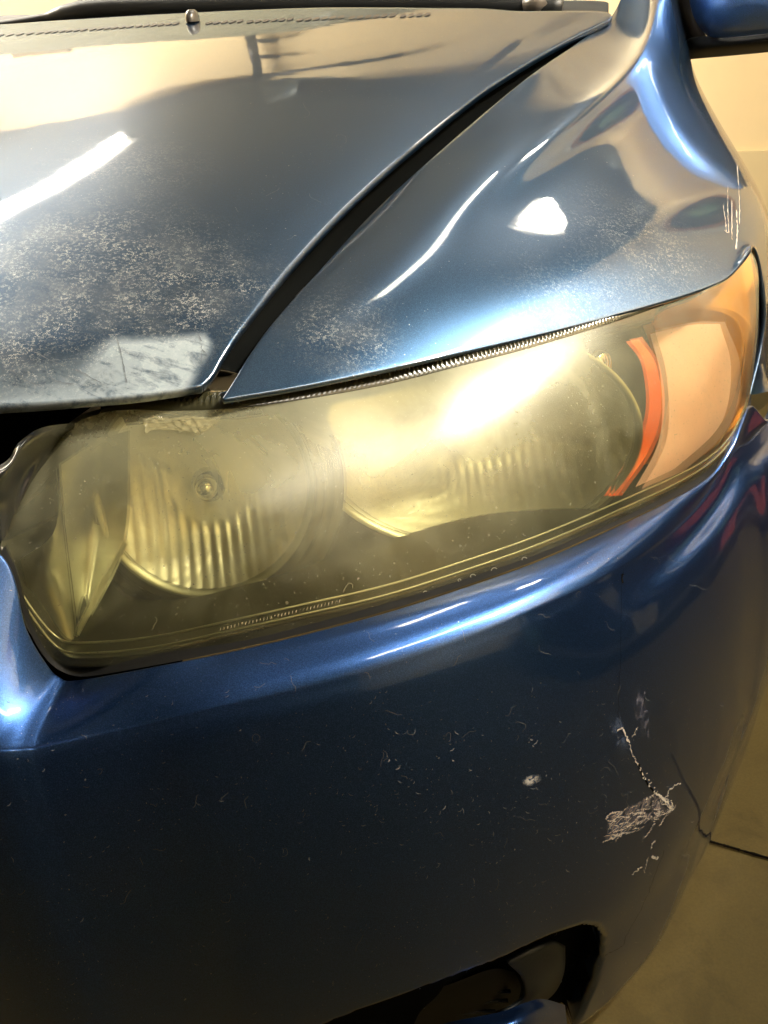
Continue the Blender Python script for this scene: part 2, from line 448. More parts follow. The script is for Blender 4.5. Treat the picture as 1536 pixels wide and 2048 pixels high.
nrm /= np.linalg.norm(nrm, axis=1)[:, None]
rowsB = [edge]
for t, up in ((.35, .007), (.7, .0095), (.92, .0065)):
    rowsB.append(edge*(1-t)+crease*t + np.array([0, 0, up])*np.interp(np.arange(len(edge)), [0, 7, 10, 20], [.1, .35, 1, .5])[:, None])
rowsB.append(crease+np.array([0, 0, .001]))
zc = crease[:, 2]
side_ = sstep(.68, .88, crease[:, 0])[:, None]
for z, d, ds in ((None, .0045, .006), (.545, .0125, .020), (.50, .019, .033), (.44, .024, .045), (.38, .026, .052), (.32, .026, .056), (.26, .023, .058), (.20, .016, .056), (.12, .002, .048), (.05, -.015, .044), (-.02, -.035, .038), (-.08, -.05, .03), (-.13, -.07, .015)):
    q = crease + nrm*(d+(ds-d)*side_)
    q[:, 2] = zc-.014 if z is None else z
    rowsB.append(q)
Gb = surf(np.array(rowsB), 330, 260)
Gb[0:] = Gb
Gb = smooth2(Gb, 3)
def seg_bump(G_, a, b_, amp, sig, dirv=(0, -.3, 1)):
    a, b_ = np.array(a), np.array(b_); ab = b_-a; t = np.clip(((G_-a)@ab)/(ab@ab), -.15, 1.15)
    d = np.linalg.norm(G_-(a+t[..., None]*ab), axis=-1); e = sstep(-.15, .15, t)*(1-sstep(.85, 1.15, t))
    return G_ + (amp*np.exp(-(d/sig)**2)*e)[..., None]*np.array(dirv, float)
bumpm = paint('bumper_paint', br=-.03, met=.97, cior=1.42, cr0=.05, dust=.015, base=(.032, .084, .25))
Gbr = rim(Gb, ['r0'], RS2)
# opening for the fog lamp, pressed into the bumper corner
FP = np.array([(560,2090),(650,2050),(735,2016),(820,1986),(900,1957),(1000,1919),(1060,1890),(1110,1868),(1160,1852),(1188,1856),(1203,1878),(1200,1930),(1180,1990),(1150,2050),(1120,2120),(900,2160),(600,2150)], float)
bu, bv_ = project(Gbr)
def poly_sd(px, py, poly):
    inside = np.zeros(px.shape, bool); dmin = np.full(px.shape, 1e9); n_ = len(poly)
    for i in range(n_):
        (x0, y0), (x1, y1) = poly[i], poly[(i+1) % n_]
        c_ = ((y0 > py) != (y1 > py)) & (px < (x1-x0)*(py-y0)/(y1-y0+1e-12)+x0); inside ^= c_
        t_ = np.clip(((px-x0)*(x1-x0)+(py-y0)*(y1-y0))/((x1-x0)**2+(y1-y0)**2), 0, 1)
        dmin = np.minimum(dmin, np.hypot(px-x0-t_*(x1-x0), py-y0-t_*(y1-y0)))
    return np.where(inside, dmin, -dmin)
sd = poly_sd(bu, bv_, FP)
dpt = sstep(-3, 12, sd)*.045
Gbr = Gbr + dpt[..., None]*np.array([-.05, 1, .05])
bumper = part(grid('front_bumper', Gbr, bumpm, car, flip=False))
bumper.data.materials.append(M['dark'])  # recess faces go near-black: the shade inside is put into the colour
_nc = Gbr.shape[1]
sdf = sd.ravel()
mi = np.zeros(len(bumper.data.polygons), np.int32)
pv = np.empty(len(bumper.data.polygons)*4, np.int32); bumper.data.polygons.foreach_get('vertices', pv)
mi[(sdf[pv.reshape(-1, 4)].min(1) > 2)] = 1
bumper.data.polygons.foreach_set('material_index', mi)

# ---- near-black channel closing the hood gap; its colour carries the gap's shade
def lower(p, dz, dx=0, dy=0): return np.array(p)+A(dx, dy, dz)
fcol = resample(cr([Gf[i, 0] for i in range(0, 120, 6)], 150), 120)
hs = resample(side[::1], 120)
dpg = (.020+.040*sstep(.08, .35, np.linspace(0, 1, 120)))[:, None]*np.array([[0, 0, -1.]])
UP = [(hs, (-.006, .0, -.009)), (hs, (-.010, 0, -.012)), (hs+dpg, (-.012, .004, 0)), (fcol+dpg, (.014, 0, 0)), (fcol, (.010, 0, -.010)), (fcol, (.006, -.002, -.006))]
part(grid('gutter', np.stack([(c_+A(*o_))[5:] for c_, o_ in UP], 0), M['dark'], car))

# ------------------------------------------------------------------ headlight
hl = empty('headlight'); hl.parent = car; hl.matrix_parent_inverse = car.matrix_world.inverted()
def sub(o):
    o.parent = hl; bpy.context.view_layer.update(); o.matrix_parent_inverse = hl.matrix_world.inverted(); return o
bpy.context.view_layer.update()
LB = [(3,1105,.125),(20,1178,.115),(60,1258,.105),(112,1323,.102),(165,1335,.102),(300,1323,.11),(450,1290,.125),(600,1255,.15),(768,1216,.185),(918,1168,.225),(1068,1115,.275),(1218,1050,.345),(1343,990,.42),(1418,943,.48),(1463,892,.52),(1495,817,.57),(1515,670,.63),(1518,560,.65)]
LT = [(5,1063,.14),(48,988,.16),(100,908,.185),(148,848,.2),(230,822,.215),(340,822,.223),(450,818,.233),(600,800,.262),(768,770,.305),(918,733,.345),(1068,694,.395),(1218,648,.457),(1318,614,.51),(1385,588,.545),(1425,570,.565),(1455,549,.59),(1480,525,.62),(1500,502,.65)]
lb = cr([P(*a) for a in LB], 260); lt = cr([P(*a) for a in LT], 260)
# outward bow of the lens
def lens_point(a, b_, t, bow):
    p = a+(b_-a)*t
    return p + np.array([.25, -.80, .30])*bow*4*t*(1-t)
ht = np.linalg.norm(lt-lb, axis=1)
GL = np.array([[lens_point(lb[i], lt[i], t, .10*ht[i]) for i in range(260)] for t in np.linspace(0, 1, 90)])
# the right part wraps more roundly
ax = np.clip((GL[..., 0]-.80)/.13, 0, 1)
GL[..., 0] += .010*np.sin(ax*math.pi)*np.sin(np.linspace(0, 1, 90)*math.pi)[:, None]
GL = smooth2(GL, 4)

LO = np.zeros(3)
N = NT('yellowed_lens'); b = N.b
N.n.remove(b)
geo = N.add('ShaderNodeNewGeometry')
tr = N.add('ShaderNodeBsdfTransparent'); tr.inputs[0].default_value = (.96, .94, .66, 1)
rf = N.add('ShaderNodeBsdfRefraction'); rf.inputs['Color'].default_value = (.96, .93, .62, 1); rf.inputs['Roughness'].default_value = .16; rf.inputs['IOR'].default_value = 1.07
gl = N.add('ShaderNodeBsdfGlossy'); gl.inputs['Roughness'].default_value = .24; gl.inputs['Color'].default_value = (1, 1, 1, 1)
gw = N.add('ShaderNodeBsdfGlossy'); gw.inputs['Roughness'].default_value = .36; gw.inputs['Color'].default_value = (.9, .86, .66, 1)
df = N.add('ShaderNodeBsdfDiffuse'); df.inputs['Color'].default_value = (.86, .84, .54, 1)
tl = N.add('ShaderNodeBsdfTranslucent'); tl.inputs['Color'].default_value = (.86, .84, .54, 1)
def mixs(f, a, b_):
    m = N.add('ShaderNodeMixShader'); N.val(f, m.inputs[0]); N.link(a.outputs[0], m.inputs[1]); N.link(b_.outputs[0], m.inputs[2]); return m
haze_n = N.noise(18, 5, .65, .5)
# extra sheen painted at the lamp's hot spot and left of it
top = N.math('ADD', N.spot(P(960,800,.30)-LO, .22), N.spot(P(640,900,.2)-LO, .12), True)
sep = N.add('ShaderNodeSeparateXYZ'); N.link(N.coord(), sep.inputs[0])
# oxidised where the lens faces the sky: more towards its top edge
up_ = N.mr(N.math('ADD', sep.outputs[2], N.math('MULTIPLY', N.mr(haze_n, .2, .8, -.03, .03), 1.)), .640-LO[2], .745-LO[2], 0., 1.)
hz = N.math('ADD', N.mr(haze_n, .3, .7, .02, .07), N.math('MULTIPLY', N.math('MULTIPLY', up_, .21), N.math('SUBTRACT', 1., N.math('MULTIPLY', N.spot(P(1400,780,.5)-LO, .17, .6), .75))), True)
hz = N.math('ADD', hz, N.math('MULTIPLY', N.spot(P(960,800,.30)-LO, .19), .14), True)  # painted hot spot: more haze where the lamp glare sits
body = mixs(.42, tr, rf)
haze = mixs(.32, df, tl)
h2 = haze
s0 = mixs(hz, body, h2)
s1 = mixs(N.math('ADD', .012, N.math('MULTIPLY', top, .035)), s0, gw)
fr = N.add('ShaderNodeFresnel'); fr.inputs['IOR'].default_value = 1.5
fresb = N.add('ShaderNodeBump'); fresb.inputs['Strength'].default_value = .12; fresb.inputs['Distance'].default_value = .002
N.link(N.noise(45, 3), fresb.inputs['Height'])
for q in (gl, gw): N.link(fresb.outputs[0], q.inputs['Normal'])
s2 = mixs(N.math('MULTIPLY', fr.outputs[0], .5), s1, gl)
spk = N.mr(N.noise(620, 1), .72, .76)
wd = N.add('ShaderNodeBsdfDiffuse'); wd.inputs['Color'].default_value = (.6, .55, .4, 1)
s3 = mixs(N.math('MULTIPLY', spk, .35), s2, wd)
N.link(s3.outputs[0], N.out.inputs[0])
M['lens'] = N.m
lens = sub(grid('lens', GL, M['lens'], None, flip=False))

def chrome(name, col=(.80, .80, .76), rough=.12, n=40, bs=.25):
    N = NT(name); b = N.b; b.inputs['Metallic'].default_value = 1; b.inputs['Base Color'].default_value = c4(col); b.inputs['Roughness'].default_value = rough
    N.bump(N.noise(n, 2), bs, .002); return N.m
M['chrome'] = chrome('reflector_chrome', (.95, .93, .86), .40)
M['chromeR'] = chrome('dome_chrome', (.9, .88, .8), .42)
M['bezel'] = simple('bezel_black', (.022, .022, .014), .35)
M['chrome2'] = chrome('trim_chrome', (.55, .55, .48), .36, 25)
M['chromeD'] = chrome('dark_trim', (.16, .155, .12), .30, 25)
M['amber'] = simple('amber_plastic', (.88, .36, .05), .35, coat=.6)
M['redorange'] = simple('orange_reflector', (.85, .12, .015), .3, coat=.8)
M['pinkwhite'] = simple('marker_reflector', (.97, .60, .62), .45, coat=.3, nscale=30, namt=.06)  # pale pink base also carries the light glare on the marker
M['bulb'] = simple('bulb_glass', (.97, .97, .94), .06, metal=1)
# housing: back wall of the lamp and the rim that carries the lens
def back(t, i, d):
    p = GL[int(t*89), i]; return p
dep = .34
HB = np.array([[GL[int(t*89), i] + A(-.01, dep*min(1, t*14+.02)*min(1, (1-t)*14+.05), -.115*(1-t)*min(1, t*12) - .004*t) for i in range(0, 260, 2)] for t in np.linspace(0, 1, 40)])
sub(grid('housing', HB, M['bezel'], None, flip=False))
# near-black strip between lens edge and body; the gap's shade is its colour
_eb = cr(edge, 600)
def near(curve, p):
    return curve[np.argmin(np.linalg.norm(curve-p, axis=1))]
lbr = resample(lb, 240)
body_edge = np.vstack([_eb, np.array([Gf[0, j] for j in range(100, 170)])])
eb2 = np.array([near(body_edge, p) for p in lbr])
for _ in range(8): eb2[1:-1] = .25*eb2[:-2]+.5*eb2[1:-1]+.25*eb2[2:]
inw = A(-.1, .9, .1)
M['gap_strip'] = simple('gap_shade', (.004, .004, .004), .7, spec=.2)
gap_strip = sub(grid('gap_strip', np.array([lbr+inw*.0015, lbr+inw*.010, (lbr+eb2)/2+inw*.013, eb2+inw*.009, eb2+inw*.003]), M['gap_strip'], None))
# ribbed flange on the top edge of the lamp, under the fender and the hood lip
tp = np.array([P(*a) for a in [(200,812,.228),(300,802,.235),(400,798,.24),(450,797,.243),(600,775,.275),(768,745,.318),(918,708,.36),(1068,672,.41),(1218,632,.468),(1318,603,.52)]])
tpo = resample(cr(tp, 200), 500); _lt8 = cr(lt, 800); ltr = np.array([near(_lt8, p) for p in tpo])
for _ in range(6): ltr[1:-1] = .25*ltr[:-2]+.5*ltr[1:-1]+.25*ltr[2:]
rb = np.sin(np.linspace(0, 1, 500)*math.pi*2*125)[:, None]
fw_ = (sstep(.08, .2, np.linspace(0, 1, 500))*(1-.85*sstep(.72, .92, np.linspace(0, 1, 500))))[:, None]
rowsF = [ltr+A(0, .001, 0)]
for q, hgt in ((.12, .0), (.2, .0012), (.35, .0016), (.5, .0016), (.65, .0012), (.72, .0)):
    rowsF.append(ltr*(1-q)+(tpo+A(0, .012, .004))*q + A(0, -.5, 1)*(hgt*rb*.45*fw_) + A(0, -.001, .0030)*math.sin(q*math.pi))
rowsF.append(tpo+A(0, .02, .0)); rowsF.append(tpo+A(0, .03, -.03))
sub(grid('ribbed_flange', np.array(rowsF), simple('flange_plastic', (.035, .033, .016), .22, coat=.5), None))
# moulded rim lines just inside the lower edge of the lens
for k, t in enumerate((.055, .095)):
    pts = [GL[int(t*89), i]+A(0, .004, 0) for i in range(12, 232, 4)]
    sub(tube('rim_line', pts, .0009, M['chrome2'], None, 6))

LBV = bvh(lens)
def tuck(o, gap=.005):
    """keep an inner piece behind the lens and under its top edge"""
    mw = o.matrix_world; imw = mw.inverted(); N_ = Vector((.22, -.85, .35)).normalized()
    for v in o.data.vertices:
        c_ = mw @ v.co
        q, nn_, i_, d_ = LBV.find_nearest(c_)
        if q is not None:
            s_ = (c_-q).dot(N_)
            if s_ > -gap: c_ = c_ - N_*(s_+gap)
        v.co = imw @ c_
    return o
# low beam bowl
def bowl(name, c_, axis, R_, depth, nf, famp, mat, upv=(0, 0, 1), seg=160, rings=40, hole=.16, sq=1.0):
    axis = np.array(axis, float); axis /= np.linalg.norm(axis)      # points out of the bowl
    r_ = np.cross(axis, upv); r_ /= np.linalg.norm(r_); u_ = np.cross(r_, axis)
    vs = []; fs = []
    for i in range(rings+1):
        q = hole + (1-hole)*i/rings
        for k in range(seg):
            a = 2*math.pi*k/seg
            x = math.cos(a)*R_*q; z = math.sin(a)*R_*q*sq
            d = depth*(1-q*q)
            if nf:
                ph = (x/R_*nf) % 1.0
                w_ = sstep(.35, .5, q)*(sstep(.15, .3, -math.sin(a)) + sstep(.80, .9, math.cos(a)))
                d += famp*math.sin(math.pi*ph)*min(1, w_)
            vs.append(np.array(c_)-axis*d+r_*x+u_*z)
    for i in range(rings):
        for k in range(seg):
            fs.append((i*seg+k, i*seg+(k+1) % seg, (i+1)*seg+(k+1) % seg, (i+1)*seg+k))
    o = mesh(name, vs, fs, mat, None); return o, r_, u_, axis
def ring(name, c_, r_, u_, axis, R0, R1, d0, d1, mat, seg=120, sq=1.):
    vs = []; 
    for (R_, d) in ((R0, d0), ((R0+R1)/2, (d0+d1)/2+.002), (R1, d1)):
        for k in range(seg):
            a = 2*math.pi*k/seg; vs.append(np.array(c_)+axis*d+r_*math.cos(a)*R_+u_*math.sin(a)*R_*sq)
    fs = [(i*seg+k, i*seg+(k+1) % seg, (i+1)*seg+(k+1) % seg, (i+1)*seg+k) for i in range(2) for k in range(seg)]
    return mesh(name, vs, fs, mat, None)
cl = P(412, 978, .268)
o, r1, u1, a1 = bowl('low_beam_reflector', cl, (.38, -1, .50), .083, .040, 9, .0024, M['chrome']); sub(o)
sub(ring('low_beam_ring', cl, r1, u1, a1, .083, .089, 0, .004, M['chrome2']))
sub(ring('low_beam_ring', cl, r1, u1, a1, .0895, .098, .0, -.004, M['chromeD']))
for q in (.0985, .107): sub(ring('low_beam_ring', cl, r1, u1, a1, q, q+.0085, -.004-(q-.0985), -.010-(q-.0985), M['chromeD']))
# bulb with its shade
def bulb(c_, axis, L, r, name='bulb'):
    c_ = np.array(c_); axis = np.array(axis)
    v1 = tubevf([c_-axis*.01, c_+axis*L*.3, c_+axis*L*.8, c_+axis*L*.95, c_+axis*L], [r*.9, r, r, r*.75, r*.1], 20)
    o = mesh(name, v1[0], v1[1], M['bulb'], None); return sub(o)
bulb(cl-a1*.034, a1, .045, .009)
# high beam bowl
ch = P(955, 885, .385)
o, r2, u2, a2 = bowl('high_beam_reflector', ch, (.25, -1, .26), .140, .085, 15, .0032, M['chrome'], sq=.66); sub(o)
sub(ring('high_beam_ring', ch, r2, u2, a2, .140, .147, 0, .005, M['chrome2'], sq=.665))
bulb(ch-a2*.065, a2, .045, .009)
# folded chrome trim on the inner side
def quadstrip(name, pts, mat, nr=12, nc=30):
    net = np.array(pts, float); return sub(grid(name, surf(net, nr, nc), mat, None))
quadstrip('trim_fold', [[P(40,1120,.145), P(75,1230,.135), P(140,1300,.13)], [P(110,1060,.15), P(110,1150,.15), P(150,1270,.14)], [P(120,930,.215), P(130,1060,.19), P(155,1260,.15)]], M['chrome2'])
quadstrip('trim_fold', [[P(122,930,.2), P(132,1060,.19), P(157,1260,.15)], [P(200,880,.24), P(190,1040,.23), P(165,1262,.16)], [P(260,860,.25), P(252,1085,.22), P(168,1264,.16)]], M['chrome2'])
quadstrip('trim_blade', [[P(250,1080,.195), P(200,1170,.175), P(150,1265,.148)], [P(256,1090,.185), P(208,1180,.165), P(158,1272,.138)]], M['chrome'])
# amber side marker
quadstrip('amber_divider', [[P(1252,683,.50), P(1283,730,.485), P(1291,820,.465), P(1265,900,.44), P(1208,992,.39)], [P(1278,678,.51), P(1312,730,.495), P(1322,820,.475), P(1298,900,.45), P(1236,990,.40)]], M['redorange'], 8, 60)
quadstrip('marker_reflector', [[P(1300,668,.55), P(1322,760,.53), P(1318,880,.50), P(1262,990,.44)], [P(1380,650,.58), P(1400,760,.56), P(1385,860,.53), P(1290,985,.46)], [P(1440,648,.60), P(1462,735,.59), P(1440,850,.56), P(1330,955,.49)]], M['pinkwhite'], 20, 40)
quadstrip('amber_marker', [[P(1285,650,.60), P(1330,620,.60), P(1400,590,.615), P(1500,500,.66)], [P(1300,690,.62), P(1450,645,.625), P(1480,640,.632), P(1512,600,.66)], [P(1320,760,.62), P(1465,760,.61), P(1490,750,.62), P(1510,700,.645)], [P(1280,950,.52), P(1420,900,.56), P(1465,870,.58), P(1490,820,.60)], [P(1225,1000,.45), P(1300,985,.475), P(1380,950,.50), P(1450,890,.545)]], M['amber'], 40, 50)

bpy.context.view_layer.update()
for o in list(hl.children):
    if o.name.split('.')[0] not in ('lens', 'bezel_dome', 'gap_strip', 'rim_line', 'ribbed_flange'): tuck(o)

o = sub(mesh('glint_bead', *tubevf([P(1195,745,.49), P(1195,735,.475), P(1195,724,.462), P(1196,716,.455), P(1197,713,.452)], [.010, .011, .010, .007, .001], 18), M['bulb'], None))  # small mirror bead added so that a glint shows here

# ------------------------------------------------------------------ dark pieces around the grille, under the hood lip
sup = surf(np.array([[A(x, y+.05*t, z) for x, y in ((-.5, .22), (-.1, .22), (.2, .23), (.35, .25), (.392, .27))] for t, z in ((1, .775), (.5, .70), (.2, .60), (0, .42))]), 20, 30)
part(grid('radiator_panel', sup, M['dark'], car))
gs = surf(np.array([[P(-420,1000,.075), P(-140,960,.09), P(0,930,.115), P(38,885,.13), P(82,856,.145), P(150,845,.19)],
                    [P(-420,1020,.05), P(-140,985,.07), P(0,950,.10), P(45,900,.13), P(88,872,.15), P(148,858,.2)],
                    [P(-420,1060,.055), P(-140,1030,.08), P(-20,1020,.105), P(45,950,.15), P(90,900,.17), P(142,866,.21)],
                    [P(-420,1090,.07), P(-140,1085,.085), P(-6,1085,.10), P(28,1030,.13), P(72,950,.165), P(130,880,.21)]]), 24, 60)
part(grid('grille_surround', gs, M['gloss_black'], car))
# thin lip under the nose of the hood, with its little stop
lip = np.array([nose+A(0, .010, -.012), nose+A(0, .018, -.020), nose+A(0, .03, -.022)])
part(grid('hood_inner_lip', lip, M['black'], car))
part(box('bump_stop', P(281, 789, .235), (.011, .008, .006), M['rubber'], car, None, .002))
# ledge of the inner fender seen through the gap
fe = np.array([P(*a) for a in [(478,745,.262),(505,712,.285),(560,640,.33),(600,590,.37),(660,525,.425),(720,460,.49),(790,385,.57),(860,322,.64)]])
fe = cr(fe, 60)
ledge = np.stack([fe+A(.0, -.002, -.010), fe+A(-.007, -.004, -.011)*1.0, fe+A(-.0075, -.004, -.019)])
led = part(grid('fender_ledge', ledge, M['gloss_black'], car))
for a in ((505, 697, .30), (618, 560, .40)):
    part(box('edge_clip', P(*a)+A(-.004, 0, -.012), (.012, .03, .005), M['rubber'], car, None, .0015))

# ------------------------------------------------------------------ cowl, wiper, windscreen, mirror
rr = np.array(rear)
cow = np.array([rr+A(0, .000, -.02), rr+A(0, .022, -.022), rr+A(0, .10, -.004), rr+A(0, .14, .012)])
part(grid('cowl', cow, M['black'], car))
wp = [P(-300,90,1.30), P(0,52,1.29), P(120,32,1.285), P(200,17,1.28), P(400,12,1.27), P(700,8,1.26), P(930,8,1.25), P(1125,14,1.24)]
wpc = cr(wp, 80); 
part(tube('wiper_arm', wpc, np.interp(np.linspace(0, 1, 80), [0, .25, .3, .9, 1], [.007, .009, .016, .018, .014]), M['black'], car, 12))
part(tube('wiper_pivot', [P(1050,14,1.235), P(1075,6,1.23), P(1090,-4,1.23)], [.012, .012, .009], simple('pivot_cap', (.12, .10, .08), .35), car, 16))
gl_ = simple('windscreen_glass', (.5, .55, .40), .08, spec=.8)
ws = surf(np.array([[A(-1.1,1.34,1.005), A(.1,1.30,1.00), A(.5,1.29,.985), A(.74,1.30,.965)], [A(-1.1,1.9,1.33), A(.1,1.9,1.33), A(.5,1.88,1.31), A(.70,1.85,1.28)]]), 10, 30)
gm = NT('glass_sheen'); gm.b.inputs['Base Color'].default_value = (.60, .58, .40, 1); gm.b.inputs['Roughness'].default_value = .04; gm.b.inputs['Coat Weight'].default_value = 1  # opaque pale base stands in for what the windscreen reflects
part(grid('windscreen', ws, gm.m, car))
# washer nozzle on the hood
npos = onhood(386, 44)
vs, fs = [], []
for i in range(9):
    for k in range(14):
        a = 2*math.pi*k/14; q = i/8*math.pi/2
        vs.append(npos+A(.0095*math.cos(a)*math.cos(q)**.6, .017*math.sin(a)*math.cos(q)**.6, .016*math.sin(q)+.0005))
fs = [(i*14+k, i*14+(k+1) % 14, (i+1)*14+(k+1) % 14, (i+1)*14+k) for i in range(8) for k in range(14)]
part(mesh('washer_nozzle', vs, fs, simple('nozzle_plastic', (.05, .045, .04), .3, coat=.5), car))
# row of small dark dots near the rear edge of the hood
hb = bvh(hood); dots = []
grp = [(0, 72, 5), (97, 60, 6), (186, 58, 6), (278, 53, 6), (418, 46, 5), (500, 42, 6), (600, 37, 6), (704, 33, 6), (806, 29.5, 4)]
ends = [(80, 66), (168, 60), (260, 54), (352, 48), (480, 43), (580, 39), (682, 35), (785, 31), (855, 29)]
for (x0, y0, n_), (x1, y1) in zip(grp, ends):
    y0 = y1 + (x1-x0)*.065
    for k in range(n_):
        u = x0+(x1-x0)*k/(n_-1); v = y0+(y1-y0)*k/(n_-1)
        h = hit(hb, u, v)
        if h is None: continue
        c_, nn_ = h; t1_ = np.cross(nn_, [0, 1, 0]); t1_ /= np.linalg.norm(t1_); t2_ = np.cross(nn_, t1_)
        ring_ = [c_+nn_*.0009+t1_*math.cos(a)*.0046+t2_*math.sin(a)*.0115 for a in np.linspace(0, 2*math.pi, 10, endpoint=False)]
        dots.append((ring_+[c_+nn_*.0006], [(i, (i+1) % 10, 10) for i in range(10)]))
v_, f_2 = merge(dots)
o = part(mesh('dark_dots', v_, f_2, simple('dot_dark', (.05, .04, .03), .6), car)); o['kind'] = 'stuff'

# mirror: painted cap, black base shell, stalk
mm = paint('mirror_paint_lit', base=(.16, .34, .80), br=.12)  # lighter copy of the body paint: lamplight on the cap put into the colour
capn = np.array([
 [P(1386,-60,1.40), P(1372,-30,1.40), P(1378,0,1.40), P(1389,40,1.40), P(1410,70,1.40)],
 [P(1440,-120,1.36), P(1430,-60,1.34), P(1425,0,1.33), P(1425,45,1.345), P(1425,75,1.38)],
 [P(1520,-150,1.34), P(1510,-70,1.31), P(1500,0,1.30), P(1490,50,1.325), P(1480,73,1.37)],
 [P(1640,-150,1.36), P(1640,-70,1.32), P(1630,0,1.31), P(1620,45,1.33), P(1610,58,1.375)],
 [P(1760,-120,1.42), P(1770,-60,1.40), P(1770,-10,1.40), P(1760,30,1.40), P(1740,45,1.41)]])
mir = part(grid('mirror_cap', surf(capn, 50, 40), mm, car, thick=.003))
bas = np.array([
 [P(1364,85,1.41), P(1371,105,1.43), P(1378,119,1.45)],
 [P(1400,73,1.385), P(1405,98,1.385), P(1410,116,1.45)],
 [P(1480,72,1.375), P(1485,92,1.372), P(1490,109,1.45)],
 [P(1610,57,1.378), P(1620,78,1.378), P(1630,95,1.45)],
 [P(1740,44,1.41), P(1750,62,1.41), P(1760,80,1.46)]])
part(grid('mirror_base', surf(bas, 40, 16), M['black'], car, thick=.004))
stk = np.array([[P(1350,-20,1.43), P(1352,40,1.44), P(1360,90,1.45), P(1372,118,1.46)],
                [P(1372,-60,1.40), P(1378,0,1.405), P(1385,60,1.40), P(1395,100,1.41)],
                [P(1385,-70,1.41), P(1392,20,1.41), P(1412,72,1.395), P(1430,90,1.40)]])
part(grid('mirror_stalk', surf(stk, 20, 30), simple('stalk_plastic', (.09, .07, .05), .3, coat=.3), car, thick=.004))

# ------------------------------------------------------------------ fog lamp
fog = empty('fog_lamp'); fog.parent = car; bpy.context.view_layer.update(); fog.matrix_parent_inverse = car.matrix_world.inverted()
def fsub(o): o.parent = fog; bpy.context.view_layer.update(); o.matrix_parent_inverse = fog.matrix_world.inverted(); return o
yf = .185
def patchnet(rows, nr, nc): return surf(np.array(rows, float), nr, nc)
cov = patchnet([[P(700,2034,.15), P(800,2000,.165), P(900,1968,.185), P(985,1938,.205), P(1030,1945,.235)],
                [P(720,2050,.155), P(820,2025,.17), P(900,2000,.19), P(985,1975,.21), P(1042,1975,.245)],
                [P(730,2075,.165), P(820,2062,.18), P(900,2050,.20), P(970,2030,.22), P(1035,2005,.25)]], 24, 60)
fsub(grid('cover', cov, simple('fog_cover', (.004, .004, .0035), .55, spec=.3), None))
for k, v0 in enumerate((1962, 1985, 2006, 2028)):
    L0, L1 = (905, 1010), (865, 1022); 
    a_, b_ = [(905, 1008), (850, 1020), (800, 1015), (760, 990)][k]
    pts = [P(u, v0+(a_-u)*.10*0+6-(u-a_)*.05, .158+(u-700)*.00021) for u in np.linspace(a_-20, b_, 12)]
    fsub(tube('louvre', pts, .0022, M['gloss_black'], None, 8))
bz = patchnet([[P(1012,1920,.20), P(1060,1895,.215), P(1100,1880,.235), P(1124,1888,.26)],
               [P(1040,1950,.21), P(1075,1935,.222), P(1108,1925,.24), P(1122,1940,.265)],
               [P(1045,1990,.215), P(1070,1978,.226), P(1092,1970,.245), P(1108,1975,.27)],
               [P(1000,2022,.20), P(1040,2008,.215), P(1068,1995,.235), P(1085,1998,.26)]], 20, 20)
fsub(grid('bezel', bz, simple('bezel_plastic', (.014, .017, .018), .45, bumps=(300, .3, .0005)), None, thick=.004))
lp = patchnet([[P(800,2072,.15), P(900,2044,.155), P(1000,2024,.17), P(1048,2006,.19), P(1085,1998,.215), P(1130,2010,.25)],
               [P(800,2110,.125), P(900,2085,.13), P(1000,2066,.145), P(1055,2046,.165), P(1095,2040,.20), P(1135,2060,.24)],
               [P(800,2190,.12), P(900,2170,.125), P(1000,2150,.14), P(1055,2130,.16), P(1100,2120,.195), P(1140,2130,.24)]], 24, 40)
lp[..., :] = smooth2(lp, 3)
part(grid('bumper_lip', lp, bumpm, car))

# ------------------------------------------------------------------ damage and dirt on the bumper
BB = bvh(bumper)
def patch(name, t, top, bot, nu, nv, mat, lift=.0004):
    a_ = cr(top, nu); b_ = cr(bot, nu); G_ = []
    for j in range(nv):
        row = []
        for i in range(nu):
            p_ = a_[i]+(b_[i]-a_[i])*j/(nv-1); h = hit(t, *p_)
            row.append(h[0]+h[1]*lift if h is not None else (row[-1] if row else CAM+ray(*p_)))
        G_.append(row)
    return grid(name, np.array(G_), mat, None)
def scuff(name, col, scale, lo, hi, stretch=(1, 1, 1), rot=(0, 0, 0), rough=.6, amax=1.):
    N = NT(name); mp = N.add('ShaderNodeMapping'); mp.inputs['Scale'].default_value = stretch; mp.inputs['Rotation'].default_value = rot
    N.link(N.coord(), mp.inputs['Vector'])
    n = N.noise(scale, 5, .7, .8, mp.outputs[0]); at = N.add('ShaderNodeAttribute'); at.attribute_name = 'fade'
    al = N.math('MULTIPLY', N.mr(n, lo, hi, 0, amax), at.outputs['Fac'], True)
    N.link(al, N.b.inputs['Alpha']); N.link(N.mixc(N.noise(scale*3, 3), c4([c*.6 for c in col]), c4(col)), N.b.inputs['Base Color']); N.b.inputs['Roughness'].default_value = rough
    return N.m
def fade(o, nu, nv, edge=.25):
    x = np.linspace(0, 1, nu)[None, :]*np.ones((nv, 1)); y = np.linspace(0, 1, nv)[:, None]*np.ones((1, nu))
    f_ = sstep(0, edge, x)*sstep(0, edge, 1-x)*sstep(0, edge, y)*sstep(0, edge, 1-y)
    set_attr(o, 'fade', f_); return part(o)
flake = simple('torn_plastic', (.55, .50, .44), .6, nscale=400, namt=.4)
dims = simple('torn_plastic_dim', (.24, .21, .20), .7, nscale=400, namt=.4)
o = patch('scrape', BB, [(1212,1634),(1240,1618),(1275,1603),(1305,1586),(1330,1600)], [(1205,1688),(1232,1672),(1262,1656),(1300,1643),(1345,1622)], 40, 24, scuff('scrape_marks', (.34, .29, .28), 150, .42, .66, (1, 1, .5), (0, .6, 0)))
